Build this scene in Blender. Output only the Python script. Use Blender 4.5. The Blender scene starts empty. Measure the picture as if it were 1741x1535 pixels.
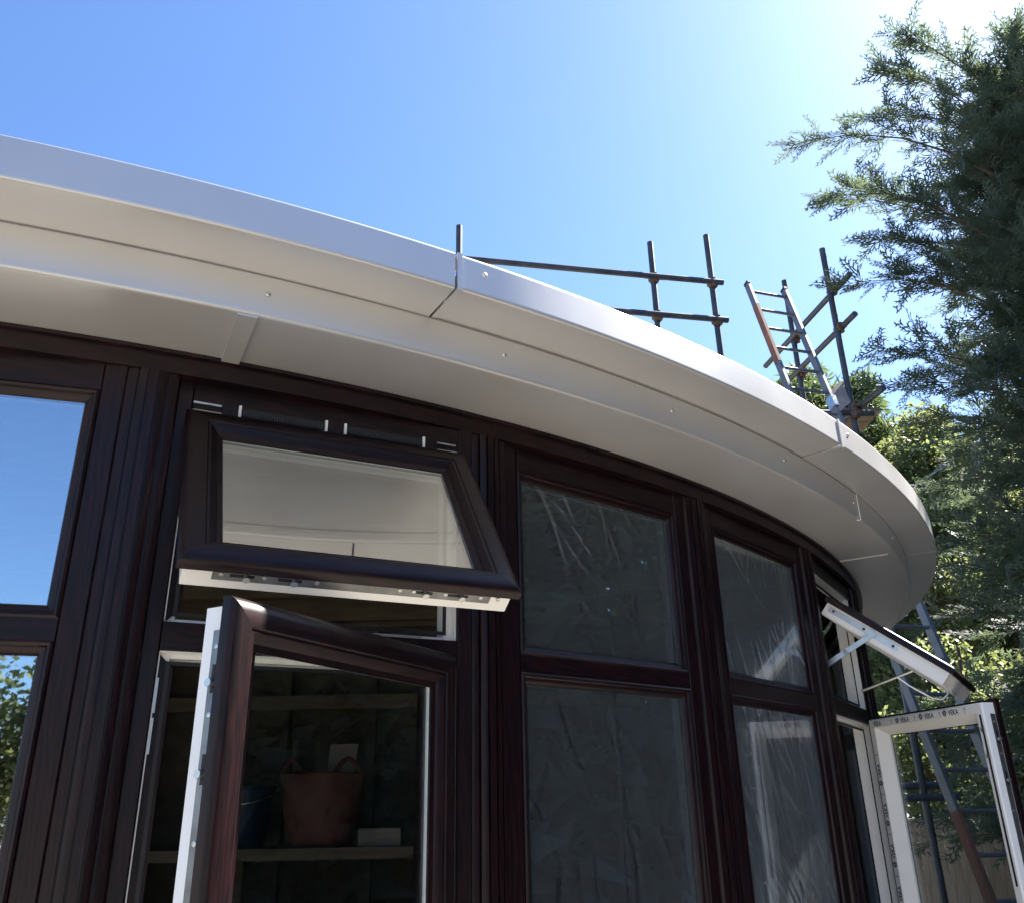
import bpy, bmesh, math, random
import numpy as np
from mathutils import Matrix, Vector, Quaternion

# ---------------------------------------------------------------- camera, sky, sun, exposure
SC = bpy.context.scene
COL = SC.collection
CH = 1.55                                    # eye height above the ground
PITCH, ROLL, FPX = 0.3946, -0.0197, 1468.0   # calibrated on the round eaves
cam = bpy.data.cameras.new('camera')
cam.sensor_fit = 'HORIZONTAL'; cam.sensor_width = 36.0; cam.lens = 36.0 * FPX / 1741.0
cam.clip_start = 0.02; cam.clip_end = 2000
co = bpy.data.objects.new('camera', cam); COL.objects.link(co)
fw = Vector((0, math.cos(PITCH), math.sin(PITCH))); up = Vector((0, -math.sin(PITCH), math.cos(PITCH))); rx = Vector((1, 0, 0))
R_ = math.cos(ROLL) * rx + math.sin(ROLL) * up
U_ = -math.sin(ROLL) * rx + math.cos(ROLL) * up
co.matrix_world = Matrix(((R_.x, U_.x, -fw.x, 0), (R_.y, U_.y, -fw.y, 0), (R_.z, U_.z, -fw.z, CH), (0, 0, 0, 1)))
SC.camera = co

SUN_AZ, SUN_EL = math.radians(58), math.radians(49)     # azimuth from +Y towards +X
world = bpy.data.worlds.new('World'); SC.world = world; world.use_nodes = True
wn = world.node_tree.nodes; wl = world.node_tree.links
sky = wn.new('ShaderNodeTexSky'); sky.sky_type = 'NISHITA'; sky.sun_disc = False
sky.sun_elevation = SUN_EL; sky.sun_rotation = SUN_AZ
sky.air_density = 1.0; sky.dust_density = 1.0; sky.ozone_density = 10.0; sky.altitude = 0
bg = wn['Background']; bg.inputs['Strength'].default_value = 0.058
wl.new(sky.outputs['Color'], bg.inputs['Color'])
sd = bpy.data.lights.new('sun', 'SUN'); sd.energy = 5.0; sd.angle = math.radians(0.5); sd.color = (1.0, 0.95, 0.87)
so = bpy.data.objects.new('sun', sd); COL.objects.link(so)
sv = Vector((math.cos(SUN_EL) * math.sin(SUN_AZ), math.cos(SUN_EL) * math.cos(SUN_AZ), math.sin(SUN_EL)))
so.rotation_euler = sv.to_track_quat('Z', 'Y').to_euler(); so.location = (6, 6, 14)
SC.view_settings.view_transform = 'Standard'; SC.view_settings.look = 'None'
SC.view_settings.exposure = 2.42; SC.view_settings.gamma = 1.0
try: SC.view_settings.use_curve_mapping = False
except Exception: pass
SC.render.engine = 'CYCLES'
SC.cycles.transparent_max_bounces = 24; SC.cycles.max_bounces = 10

rnd = random.Random(7)
rng = np.random.default_rng(11)

# ---------------------------------------------------------------- materials
def mat(name, col, rough=0.5, metal=0.0, spec=0.5, noise=None, bump=None, coat=0.0):
    """noise=(scale, amount, stretch) varies the colour; bump=(scale, strength, stretch)."""
    m = bpy.data.materials.new(name); m.use_nodes = True
    nt = m.node_tree; b = nt.nodes['Principled BSDF']
    b.inputs['Base Color'].default_value = (*col, 1); b.inputs['Roughness'].default_value = rough
    b.inputs['Metallic'].default_value = metal; b.inputs['Specular IOR Level'].default_value = spec
    b.inputs['Coat Weight'].default_value = coat; b.inputs['Coat Roughness'].default_value = 0.12
    def coords(stretch):
        tc = nt.nodes.new('ShaderNodeTexCoord'); mp = nt.nodes.new('ShaderNodeMapping')
        mp.inputs['Scale'].default_value = stretch; nt.links.new(tc.outputs['Object'], mp.inputs['Vector']); return mp
    if noise:
        mp = coords(noise[2]); n = nt.nodes.new('ShaderNodeTexNoise'); n.inputs['Scale'].default_value = noise[0]; n.inputs['Detail'].default_value = 6
        nt.links.new(mp.outputs['Vector'], n.inputs['Vector'])
        r = nt.nodes.new('ShaderNodeValToRGB'); a = noise[1]
        r.color_ramp.elements[0].position = 0.3; r.color_ramp.elements[1].position = 0.7
        r.color_ramp.elements[0].color = (*[c * (1 - a) for c in col], 1); r.color_ramp.elements[1].color = (*[min(1, c * (1 + a)) for c in col], 1)
        nt.links.new(n.outputs['Fac'], r.inputs['Fac']); nt.links.new(r.outputs['Color'], b.inputs['Base Color'])
        rr = nt.nodes.new('ShaderNodeMapRange'); rr.inputs['To Min'].default_value = max(0.02, rough - 0.08); rr.inputs['To Max'].default_value = min(1, rough + 0.08)
        nt.links.new(n.outputs['Fac'], rr.inputs['Value']); nt.links.new(rr.outputs['Result'], b.inputs['Roughness'])
    if bump:
        mp = coords(bump[2]); n = nt.nodes.new('ShaderNodeTexNoise'); n.inputs['Scale'].default_value = bump[0]; n.inputs['Detail'].default_value = 5
        nt.links.new(mp.outputs['Vector'], n.inputs['Vector'])
        bp = nt.nodes.new('ShaderNodeBump'); bp.inputs['Strength'].default_value = bump[1]; bp.inputs['Distance'].default_value = 0.004
        nt.links.new(n.outputs['Fac'], bp.inputs['Height']); nt.links.new(bp.outputs['Normal'], b.inputs['Normal'])
    return m

def foil_material(name, stretch):
    """dark rosewood foil: streaky grain that runs with the profile (object Z for stiles)."""
    m = bpy.data.materials.new(name); m.use_nodes = True; nt = m.node_tree; b = nt.nodes['Principled BSDF']
    tc = nt.nodes.new('ShaderNodeTexCoord'); mp = nt.nodes.new('ShaderNodeMapping'); mp.inputs['Scale'].default_value = stretch
    nt.links.new(tc.outputs['Object'], mp.inputs['Vector'])
    w = nt.nodes.new('ShaderNodeTexWave'); w.wave_type = 'BANDS'; w.bands_direction = 'DIAGONAL'; w.inputs['Scale'].default_value = 24; w.inputs['Distortion'].default_value = 14
    w.inputs['Detail'].default_value = 4; w.inputs['Detail Scale'].default_value = 1.6
    n = nt.nodes.new('ShaderNodeTexNoise'); n.inputs['Scale'].default_value = 160; n.inputs['Detail'].default_value = 5
    nt.links.new(mp.outputs['Vector'], w.inputs['Vector']); nt.links.new(mp.outputs['Vector'], n.inputs['Vector'])
    mx = nt.nodes.new('ShaderNodeMix'); mx.data_type = 'FLOAT'; mx.inputs[0].default_value = 0.62
    nt.links.new(w.outputs['Fac'], mx.inputs[2]); nt.links.new(n.outputs['Fac'], mx.inputs[3])
    r = nt.nodes.new('ShaderNodeValToRGB')
    r.color_ramp.elements[0].position = 0.30; r.color_ramp.elements[0].color = (0.0050, 0.0024, 0.0036, 1)
    r.color_ramp.elements[1].position = 0.75; r.color_ramp.elements[1].color = (0.0170, 0.0050, 0.0060, 1)
    nt.links.new(mx.outputs[0], r.inputs['Fac']); nt.links.new(r.outputs['Color'], b.inputs['Base Color'])
    b.inputs['Roughness'].default_value = 0.36; b.inputs['Specular IOR Level'].default_value = 0.28
    bp = nt.nodes.new('ShaderNodeBump'); bp.inputs['Strength'].default_value = 0.25; bp.inputs['Distance'].default_value = 0.001
    nt.links.new(n.outputs['Fac'], bp.inputs['Height']); nt.links.new(bp.outputs['Normal'], b.inputs['Normal'])
    return m

def glass_material(name, r0, tint=(0.86, 0.9, 0.89), gain=1.0):
    m = bpy.data.materials.new(name); m.use_nodes = True; nt = m.node_tree
    nt.nodes.remove(nt.nodes['Principled BSDF']); out = nt.nodes['Material Output']
    t = nt.nodes.new('ShaderNodeBsdfTransparent'); t.inputs['Color'].default_value = (*tint, 1)
    g = nt.nodes.new('ShaderNodeBsdfGlossy'); g.inputs['Roughness'].default_value = 0.012; g.inputs['Color'].default_value = (0.95, 0.97, 1, 1)
    tc = nt.nodes.new('ShaderNodeTexCoord'); n = nt.nodes.new('ShaderNodeTexNoise'); n.inputs['Scale'].default_value = 2.5; n.inputs['Detail'].default_value = 1
    nt.links.new(tc.outputs['Object'], n.inputs['Vector'])
    bp = nt.nodes.new('ShaderNodeBump'); bp.inputs['Strength'].default_value = 0.06; bp.inputs['Distance'].default_value = 0.01
    nt.links.new(n.outputs['Fac'], bp.inputs['Height']); nt.links.new(bp.outputs['Normal'], g.inputs['Normal'])
    lw = nt.nodes.new('ShaderNodeLayerWeight'); lw.inputs['Blend'].default_value = 0.5
    pw = nt.nodes.new('ShaderNodeMath'); pw.operation = 'POWER'; pw.inputs[1].default_value = 4.0
    nt.links.new(lw.outputs['Facing'], pw.inputs[0])
    mr = nt.nodes.new('ShaderNodeMapRange'); mr.inputs['To Min'].default_value = r0; mr.inputs['To Max'].default_value = 1.0
    nt.links.new(pw.outputs[0], mr.inputs['Value'])
    mx = nt.nodes.new('ShaderNodeMixShader'); nt.links.new(mr.outputs['Result'], mx.inputs[0])
    nt.links.new(t.outputs[0], mx.inputs[1]); nt.links.new(g.outputs[0], mx.inputs[2]); nt.links.new(mx.outputs[0], out.inputs['Surface'])
    return m

def film_material():
    m = bpy.data.materials.new('polythene_film'); m.use_nodes = True; nt = m.node_tree
    nt.nodes.remove(nt.nodes['Principled BSDF']); out = nt.nodes['Material Output']
    t = nt.nodes.new('ShaderNodeBsdfTransparent'); t.inputs['Color'].default_value = (0.93, 0.95, 0.96, 1)
    g = nt.nodes.new('ShaderNodeBsdfGlossy'); g.inputs['Roughness'].default_value = 0.16
    d = nt.nodes.new('ShaderNodeBsdfDiffuse'); d.inputs['Color'].default_value = (0.50, 0.56, 0.62, 1)
    m1 = nt.nodes.new('ShaderNodeMixShader'); m1.inputs[0].default_value = 0.25
    nt.links.new(g.outputs[0], m1.inputs[1]); nt.links.new(d.outputs[0], m1.inputs[2])
    lw = nt.nodes.new('ShaderNodeLayerWeight'); lw.inputs['Blend'].default_value = 0.5
    mr = nt.nodes.new('ShaderNodeMapRange'); mr.inputs['To Min'].default_value = 0.005; mr.inputs['To Max'].default_value = 0.65
    nt.links.new(lw.outputs['Facing'], mr.inputs['Value'])
    m2 = nt.nodes.new('ShaderNodeMixShader'); nt.links.new(mr.outputs['Result'], m2.inputs[0])
    nt.links.new(t.outputs[0], m2.inputs[1]); nt.links.new(m1.outputs[0], m2.inputs[2]); nt.links.new(m2.outputs[0], out.inputs['Surface'])
    return m

def leaf_material(name, col, trans, mixf=0.4, rough=0.5):
    m = bpy.data.materials.new(name); m.use_nodes = True; nt = m.node_tree; b = nt.nodes['Principled BSDF']; out = nt.nodes['Material Output']
    gi = nt.nodes.new('ShaderNodeTexCoord'); n = nt.nodes.new('ShaderNodeTexNoise'); n.inputs['Scale'].default_value = 1.7; n.inputs['Detail'].default_value = 3
    nt.links.new(gi.outputs['Object'], n.inputs['Vector'])
    r = nt.nodes.new('ShaderNodeValToRGB'); r.color_ramp.elements[0].position = 0.3; r.color_ramp.elements[1].position = 0.72
    r.color_ramp.elements[0].color = (*[c * 0.55 for c in col], 1); r.color_ramp.elements[1].color = (*[c * 1.45 for c in col], 1)
    nt.links.new(n.outputs['Fac'], r.inputs['Fac']); nt.links.new(r.outputs['Color'], b.inputs['Base Color'])
    b.inputs['Roughness'].default_value = rough; b.inputs['Specular IOR Level'].default_value = 0.35
    t = nt.nodes.new('ShaderNodeBsdfTranslucent'); t.inputs['Color'].default_value = (*trans, 1)
    mx = nt.nodes.new('ShaderNodeMixShader'); mx.inputs[0].default_value = mixf
    nt.links.new(b.outputs[0], mx.inputs[1]); nt.links.new(t.outputs[0], mx.inputs[2]); nt.links.new(mx.outputs[0], out.inputs['Surface'])
    return m

MT = dict(
    alu=mat('silver_coated_metal', (0.61, 0.605, 0.60), 0.38, 0.50, 0.5, noise=(3.2, 0.045, (1, 1, 1)), bump=(1.1, 0.30, (1, 1, 1))),
    foil=foil_material('rosewood_foil', (1, 1, 0.10)), foil_h=foil_material('rosewood_foil_rail', (0.10, 0.10, 1)),
    white=mat('white_pvc', (0.85, 0.85, 0.83), 0.32, noise=(6, 0.04, (1, 1, 1))),
    steel=mat('zinc_plated_steel', (0.52, 0.53, 0.52), 0.32, 0.9, noise=(30, 0.12, (1, 1, 1))),
    gear=mat('dark_zinc_gear', (0.20, 0.21, 0.21), 0.4, 0.8, noise=(25, 0.25, (1, 1, 1))),
    black=mat('black_seal', (0.012, 0.012, 0.013), 0.6),
    glass=glass_material('coated_glass', 0.44),
    clear=glass_material('clear_glass', 0.10, (0.93, 0.95, 0.94)),
    film=film_material(),
    render=mat('cream_render', (0.55, 0.52, 0.46), 0.85, noise=(5, 0.12, (1, 1, 1)), bump=(90, 0.3, (1, 1, 1))),
    roof=mat('roof_membrane', (0.20, 0.20, 0.21), 0.7, noise=(3, 0.2, (1, 1, 1))),
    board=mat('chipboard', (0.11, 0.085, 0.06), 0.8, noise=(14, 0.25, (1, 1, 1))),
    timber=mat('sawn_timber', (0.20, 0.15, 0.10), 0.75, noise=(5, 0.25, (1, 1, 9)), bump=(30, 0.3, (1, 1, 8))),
    fence=mat('weathered_fence_timber', (0.52, 0.41, 0.30), 0.85, noise=(6, 0.35, (6, 6, 0.5)), bump=(60, 0.4, (4, 4, 0.3))),
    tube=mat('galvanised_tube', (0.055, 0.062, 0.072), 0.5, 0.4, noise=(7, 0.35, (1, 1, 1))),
    rust=mat('rusty_coupler', (0.13, 0.085, 0.06), 0.75, 0.3, noise=(18, 0.5, (1, 1, 1))),
    ladder=mat('dull_aluminium', (0.15, 0.16, 0.175), 0.5, 0.5, noise=(7, 0.2, (1, 1, 1))),
    red=mat('red_primer_timber', (0.20, 0.085, 0.055), 0.7, noise=(12, 0.35, (1, 1, 0.3))),
    bark=mat('bark', (0.085, 0.06, 0.045), 0.9, noise=(9, 0.4, (1, 1, 0.3)), bump=(25, 0.6, (1, 1, 0.3))),
    tub=mat('red_rubber_tub', (0.17, 0.065, 0.052), 0.6, noise=(9, 0.35, (1, 1, 1))),
    blue=mat('blue_plastic', (0.008, 0.035, 0.085), 0.45),
    ply=mat('grey_plywood', (0.36, 0.30, 0.27), 0.8, noise=(5, 0.25, (1, 1, 1))),
    ink=mat('navy_ink', (0.012, 0.02, 0.075), 0.5),
    greyink=mat('grey_ink', (0.22, 0.23, 0.27), 0.5),
    ground=mat('pale_paving', (0.235, 0.212, 0.180), 0.9, noise=(0.8, 0.18, (1, 1, 1)), bump=(40, 0.4, (1, 1, 1))),
    plaster=mat('grey_blockwork', (0.30, 0.30, 0.30), 0.9, noise=(3, 0.2, (1, 1, 1))),
    sealant=mat('white_sealant', (0.8, 0.8, 0.8), 0.5),
    conifer=leaf_material('cypress_sprays', (0.085, 0.115, 0.085), (0.13, 0.17, 0.09), 0.42),
    leaf=leaf_material('broad_leaves', (0.065, 0.092, 0.04), (0.22, 0.255, 0.09), 0.52),
    needle=leaf_material('pine_needles', (0.06, 0.095, 0.045), (0.14, 0.19, 0.06), 0.35),
)

# ---------------------------------------------------------------- mesh helpers
class MB:
    def __init__(s): s.v = []; s.f = []
    def add(s, vs, fs):
        o = len(s.v); s.v += [tuple(p) for p in vs]; s.f += [tuple(i + o for i in f) for f in fs]; return s
    def loft(s, rings, closed=True, caps=True):
        """rings: lists of equal length; joined in order."""
        n = len(rings[0]); o = len(s.v)
        for r in rings: s.v += [tuple(p) for p in r]
        for k in range(len(rings) - 1):
            a, b = o + k * n, o + (k + 1) * n
            for i in range(n if closed else n - 1):
                j = (i + 1) % n; s.f.append((a + i, a + j, b + j, b + i))
        if caps and closed:
            s.f.append(tuple(range(o + n - 1, o - 1, -1))); e = o + (len(rings) - 1) * n; s.f.append(tuple(range(e, e + n)))
        return s
    def box(s, fn, a, b):
        """box between corners a, b given in the coordinates of fn (x, y, z) -> world."""
        (x0, y0, z0), (x1, y1, z1) = a, b
        vs = [fn(x, y, z) for z in (z0, z1) for x, y in ((x0, y0), (x1, y0), (x1, y1), (x0, y1))]
        return s.add(vs, [(0, 3, 2, 1), (4, 5, 6, 7), (0, 1, 5, 4), (1, 2, 6, 5), (2, 3, 7, 6), (3, 0, 4, 7)])
    def tube(s, pts, rad, n=12, caps=True):
        pts = [Vector(p) for p in pts]; rad = rad if isinstance(rad, (list, tuple)) else [rad] * len(pts); rings = []
        for i, p in enumerate(pts):
            d = (pts[min(i + 1, len(pts) - 1)] - pts[max(i - 1, 0)]).normalized()
            a = d.orthogonal().normalized() if i == 0 else (a_prev - d * a_prev.dot(d)).normalized()
            a_prev = a; b = d.cross(a)
            rings.append([p + (a * math.cos(t) + b * math.sin(t)) * rad[i] for t in [2 * math.pi * k / n for k in range(n)]])
        return s.loft(rings, True, caps)
    def build(s, name, m, parent=None, smooth=None, recalc=True):
        me = bpy.data.meshes.new(name); me.from_pydata(s.v, [], s.f)
        if recalc:
            bm = bmesh.new(); bm.from_mesh(me); bmesh.ops.recalc_face_normals(bm, faces=bm.faces[:]); bm.to_mesh(me); bm.free()
        if smooth:
            me.polygons.foreach_set('use_smooth', [True] * len(me.polygons)); me.set_sharp_from_angle(angle=math.radians(smooth))
        me.update()
        return link(name, me, m, parent)

def link(name, me, m, parent=None):
    if m and not me.materials: me.materials.append(m if not isinstance(m, str) else MT[m])
    o = bpy.data.objects.new(name, me); COL.objects.link(o)
    if parent: setp(o, parent)
    return o
def world_m(o):
    m = Matrix.LocRotScale(o.location, o.rotation_euler, o.scale)
    return (world_m(o.parent) @ o.matrix_parent_inverse @ m) if o.parent else m
def setp(o, parent):
    o.parent = parent; o.matrix_parent_inverse = world_m(parent).inverted()
def thing(name, label, cat, loc=(0, 0, 0), group=None):
    o = bpy.data.objects.new(name, None); COL.objects.link(o); o.location = loc; o.empty_display_size = 0.2
    return tag(o, label, cat, group)
def tag(o, label, cat, group=None):
    o['label'] = label; o['category'] = cat
    if group: o['group'] = group
    return o
def note(o, label): o['label'] = label; return o
ID = lambda x, y, z: (x, y, z)

# ---------------------------------------------------------------- the round building: datums
CX, CY = -2.912, 6.374
R1, R2, R3 = 5.4674, 5.3278, 5.0723
ZA, ZB, ZS = CH + 1.1981, CH + 1.1019, CH + 1.0      # fascia top, outer soffit, inner soffit
PITCHA = 9.7                                        # degrees per window bay
def pol(r, th, z): t = math.radians(th); return (CX + r * math.sin(t), CY - r * math.cos(t), z)

ground = MB().add([(-300, -300, 0), (300, -300, 0), (300, 300, 0), (-300, 300, 0)], [(0, 1, 2, 3)]).build('ground', 'ground')
ground['kind'] = 'structure'

room = thing('garden_room', 'round fronted garden room with dark rosewood windows under curved silver eaves', 'building', pol(R3, 24, 0)); room['kind'] = 'thing'

def arc(profile, t0, t1, step=0.6):
    n = max(2, int(round((t1 - t0) / step)) + 1); m = MB()
    m.loft([[pol(r, t, z) for r, z in profile] for t in np.linspace(t0, t1, n)]); return m
def round_corner(c, a, b, r, n=4):
    """points of a small fillet at corner c between directions a and b (2-D unit tuples)."""
    out = [(c[0] + a[0] * r * 1.5, c[1] + a[1] * r * 1.5)]
    for i in range(n + 1):
        t = i / n; p = (c[0] + a[0] * r, c[1] + a[1] * r); q = (c[0] + b[0] * r, c[1] + b[1] * r)
        out.append(((1 - t) ** 2 * p[0] + 2 * t * (1 - t) * c[0] + t * t * q[0], (1 - t) ** 2 * p[1] + 2 * t * (1 - t) * c[1] + t * t * q[1]))
    return out + [(c[0] + b[0] * r * 1.5, c[1] + b[1] * r * 1.5)]
T_L, T_R = -33.0, 85.0
# outer fascia: one folded sheet per panel (face + outer soffit)
fj = [T_L, -18.5, -2.1, 14.3, 30.7, 47.1, 63.9, 80.3, T_R]
for k in range(len(fj) - 1):
    a, b = fj[k] + (0.035 if k else 0), fj[k + 1] - (0.035 if k < len(fj) - 2 else 0)
    dr = (0.0, 0.0025)[k % 2]; r1 = R1 + dr; zb = ZB - dr
    prof = [(r1 - 0.06, ZA - 0.004), (r1 - 0.06, ZA)] + round_corner((r1, ZA), (-1, 0), (0, -1), 0.006) + round_corner((r1, zb), (0, 1), (-1, 0), 0.007) \
        + [(R2 - 0.03, zb), (R2 - 0.03, zb + 0.004), (r1 - 0.004, zb + 0.004), (r1 - 0.004, ZA - 0.004)]
    fp = arc(prof, a, b).build('fascia_panel', 'alu', room, smooth=25)
    if k and k < len(fj) - 1:                         # folded upstand closing each joint
        arc([(r1 - 0.002, ZA + 0.0015), (r1 + 0.0025, ZA + 0.0015), (r1 + 0.0025, zb - 0.0025), (R2 + 0.004, zb - 0.0025), (R2 + 0.004, zb - 0.0005), (r1 - 0.002, zb - 0.0005)], a, a + 0.13, 0.06).build('joint_lip', 'alu', fp)
        dome = MB(); c = Vector(pol(r1, a + 0.75, (ZA + ZB) / 2 + 0.012)); nrm = Vector(pol(1, a + 0.75, 0)) - Vector((CX, CY, 0))
        dome.tube([c - nrm * 0.001, c + nrm * 0.002, c + nrm * 0.0035, c + nrm * 0.004], [0.007, 0.0065, 0.004, 0.001], 10).build('rivet', 'alu', fp, smooth=60)
# lower recessed band
bj = [T_L, -12.9, 19.8, 52.45, T_R]
for k in range(len(bj) - 1):
    a, b = bj[k], bj[k + 1] - 0.05; r2 = R2 + (0, 0.002)[k % 2]
    prof = [(r2, ZB - 0.0005)] + round_corner((r2, ZS - 0.004), (0, 1), (-1, 0), 0.008) + [(r2 - 0.03, ZS - 0.004), (r2 - 0.03, ZS - 0.001), (r2 - 0.004, ZS), (r2 - 0.004, ZB - 0.0005)]
    bp_ = arc(prof, a, b).build('band_panel', 'alu', room, smooth=25)
    for th in [26.59 + 6.35 * i for i in range(-9, 10)]:
        if a + 0.3 < th < b - 0.3:
            c = Vector(pol(r2, th, CH + 1.053)); nrm = Vector(pol(1, th, 0)) - Vector((CX, CY, 0))
            MB().tube([c - nrm * 0.001, c + nrm * 0.003, c + nrm * 0.0045, c + nrm * 0.005], [0.006, 0.0056, 0.0035, 0.001], 10).build('rivet', 'steel', bp_, smooth=60)
    if k == 3:
        arc([(r2 + 0.0005, ZB - 0.006), (r2 + 0.003, ZB - 0.006), (r2 + 0.003, ZS - 0.007), (r2 - 0.012, ZS - 0.007), (r2 - 0.012, ZS - 0.0045), (r2 + 0.0005, ZS - 0.0045)], a - 0.05, a + 0.02, 0.03).build('sealant_bead', 'sealant', bp_)
arc([(R2 + 0.0032, ZB - 0.0046), (R2 + 0.0032, ZB - 0.0030), (R2 - 0.002, ZB - 0.0030), (R2 - 0.002, ZB - 0.0046)], T_L, T_R).build('shadow_gap_strip', 'roof', room, smooth=25)  # dark strip drawn in as the shadow line between outer soffit and band
# inner soffit panels and their cover strips
sj = [T_L, -6.4, 26.2, 58.85, T_R]
for k in range(len(sj) - 1):
    a, b = sj[k] + 0.02, sj[k + 1] - 0.02
    arc([(R2 - 0.006, ZS), (R2 - 0.006, ZS + 0.004), (R3 - 0.12, ZS + 0.004), (R3 - 0.12, ZS)], a, b).build('soffit_panel', 'alu', room, smooth=25)
    if k in (1, 2):
        w = 0.24 if k == 2 else 0.24
        arc([(R2 - 0.004, ZS - 0.009), (R2 - 0.004, ZS - 0.0046), (R2 - 0.032, ZS - 0.0046), (R2 - 0.032, ZS - 0.0008), (R3 - 0.05, ZS - 0.0008), (R3 - 0.05, ZS - 0.009)], a - 0.26, a + 0.20, 0.1).build('cover_strip', 'alu', room)
    if k == 3:
        arc([(R2 - 0.032, ZS - 0.003), (R2 - 0.032, ZS - 0.0008), (R3 - 0.05, ZS - 0.0008), (R3 - 0.05, ZS - 0.003)], a - 0.06, a + 0.03, 0.05).build('sealant_bead', 'sealant', room)
# roof deck, ceiling, dwarf wall, rear and side walls, floor
ts = np.linspace(T_L, T_R, 120)
def slab(name, r, z0, z1, m, yb=5.9):
    pts = [pol(r, t, 0)[:2] for t in ts if pol(r, t, 0)[1] < yb]
    pts += [(pts[-1][0], yb), (pts[0][0], yb)]
    mb = MB().loft([[(x, y, z) for x, y in pts] for z in (z0, z1)]); return mb.build(name, m, room)
slab('roof_deck', R1 - 0.07, ZB + 0.012, ZA - 0.012, 'roof')
slab('ceiling', R3 - 0.13, ZS + 0.02, ZS + 0.06, 'board')
slab('floor', R3 - 0.2, 0.01, 0.10, 'plaster', 5.8)
ZW0 = CH - 0.86
arc([(R3 + 0.02, 0.0), (R3 + 0.02, ZW0 - 0.04), (R3 - 0.18, ZW0 - 0.04), (R3 - 0.18, 0.0)], T_L, 82.6).build('dwarf_wall', 'render', room, smooth=25)
arc([(R3 + 0.07, ZW0 - 0.04), (R3 + 0.07, ZW0 - 0.015), (R3 - 0.1, ZW0), (R3 - 0.1, ZW0 - 0.04)], T_L, 82.6).build('window_sill', 'foil_h', room, smooth=25)
MB().box(ID, (-5.6, 5.72, 0), (2.12, 5.86, ZS + 0.015)).build('rear_wall', 'render', room)
MB().box(ID, (-5.75, 1.95, 0), (-5.61, 5.86, ZS + 0.015)).build('side_wall', 'render', room)
# head trim: curved dark packer between frames and soffit
arc([(R3 + 0.012, ZS - 0.055)] + [(R3 + 0.012, ZS - 0.012), (R3 + 0.022, ZS - 0.010), (R3 + 0.022, ZS - 0.0012), (R3 - 0.09, ZS - 0.0012), (R3 - 0.09, ZS - 0.055)], T_L, 82.6, 0.5).build('head_trim', 'foil_h', room, smooth=25)

# ---------------------------------------------------------------- window bays
HALF = PITCHA / 2
CHORD = R3 * math.sin(math.radians(HALF))            # half chord, 0.429
def facet(th, dy=0.0):
    """(u right, v out, z height) -> world for the flat window bay centred on angle th."""
    o = Vector(pol(R3 * math.cos(math.radians(HALF)), th, 0)); t = math.radians(th + dy)
    n = Vector((math.sin(t), -math.cos(t), 0)); u = Vector((math.cos(t), math.sin(t), 0))
    return lambda a, v, z: o + u * a + n * v + Vector((0, 0, CH + z))

def ring(fn, rect, prof, names, m, parent, sides='tblr', smooth=28):
    """mitred frame round rect (u0, u1, z0, z1) of a closed profile [(inset, v)]; one mesh for each side."""
    u0, u1, z0, z1 = rect; out = []
    for sd_ in sides:
        A, B = [], []
        for i, v in prof:
            c = dict(tl=(u0 + i, z1 - i), tr=(u1 - i, z1 - i), bl=(u0 + i, z0 + i), br=(u1 - i, z0 + i))
            p, q = dict(t=('tl', 'tr'), b=('bl', 'br'), l=('bl', 'tl'), r=('br', 'tr'))[sd_]
            A.append(fn(c[p][0], v, c[p][1])); B.append(fn(c[q][0], v, c[q][1]))
        out.append(MB().loft([A, B]).build(names['rail' if sd_ in 'tb' else 'stile'], 'foil_h' if m == 'foil' and sd_ in 'tb' else m, parent, smooth=smooth))
    return out
def ring_body(fn, rect, prof, name, m, parent):
    """the same ring as one welded mesh (a welded white core)."""
    u0, u1, z0, z1 = rect; mb = MB(); rs = []
    for (a, b) in ((0, 0), (1, 0), (1, 1), (0, 1), (0, 0)):
        rs.append([fn((u1 - i) if a else (u0 + i), v, (z1 - i) if b else (z0 + i)) for i, v in prof])
    mb.loft(rs, True, False); return mb.build(name, m, parent, smooth=28)

BEAD = [(0, 0.0), (0.005, 0.003), (0.010, 0.001), (0.013, -0.006), (0.019, -0.008), (0.024, -0.012), (0.030, -0.020), (0.030, -0.027), (0, -0.027)]
INB = [(-0.03, -0.034), (0.026, -0.034), (0.026, -0.048), (0.012, -0.070), (-0.03, -0.070)]       # white inside of the frame
ZT = 0.945                                           # top of the frames
def glass_box(fn, u0, u1, z0, z1, parent, v=-0.024, m='glass', name='pane'):
    return MB().box(fn, (u0, v - 0.004, z0), (u1, v + 0.002, z1)).build(name, m, parent)

def frame_bars(fn, w, opening, zsill):
    """flat outer bars: head, sill, two jambs and the transom, as separate pieces."""
    e = 0.335 if opening else 0.325
    zt = 0.885 if opening else 0.879
    t0, t1 = (0.325, 0.385) if opening else (0.328, 0.372)
    P = [(-0.03, 0.0), (-0.03, -0.0)]
    def bar(name, u0, u1, z0, z1, d=0.0):
        c = 0.004                                    # small chamfer towards the viewer
        A = [fn(u0, -0.0335, z0), fn(u0, -c + d, z0), fn(u0 + c, d, z0), fn(u1 - c, d, z0), fn(u1, -c + d, z0), fn(u1, -0.0335, z0)]
        B = [fn(u0, -0.0335, z1), fn(u0, -c + d, z1), fn(u0 + c, d, z1), fn(u1 - c, d, z1), fn(u1, -c + d, z1), fn(u1, -0.0335, z1)]
        return MB().loft([A, B]).build(name, 'foil', w)
    bar('jamb', -0.3755, -e, zsill, ZT); bar('jamb', e, 0.3755, zsill, ZT)
    for nm, a, b in (('head', zt, ZT), ('transom', t0, t1), ('bottom_rail', zsill, zsill + 0.06)):
        MB().box(fn, (-e, -0.0335, a), (e, -0.0005, b)).build(nm, 'foil_h', w)
    return e, zt, t0, t1

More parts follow.
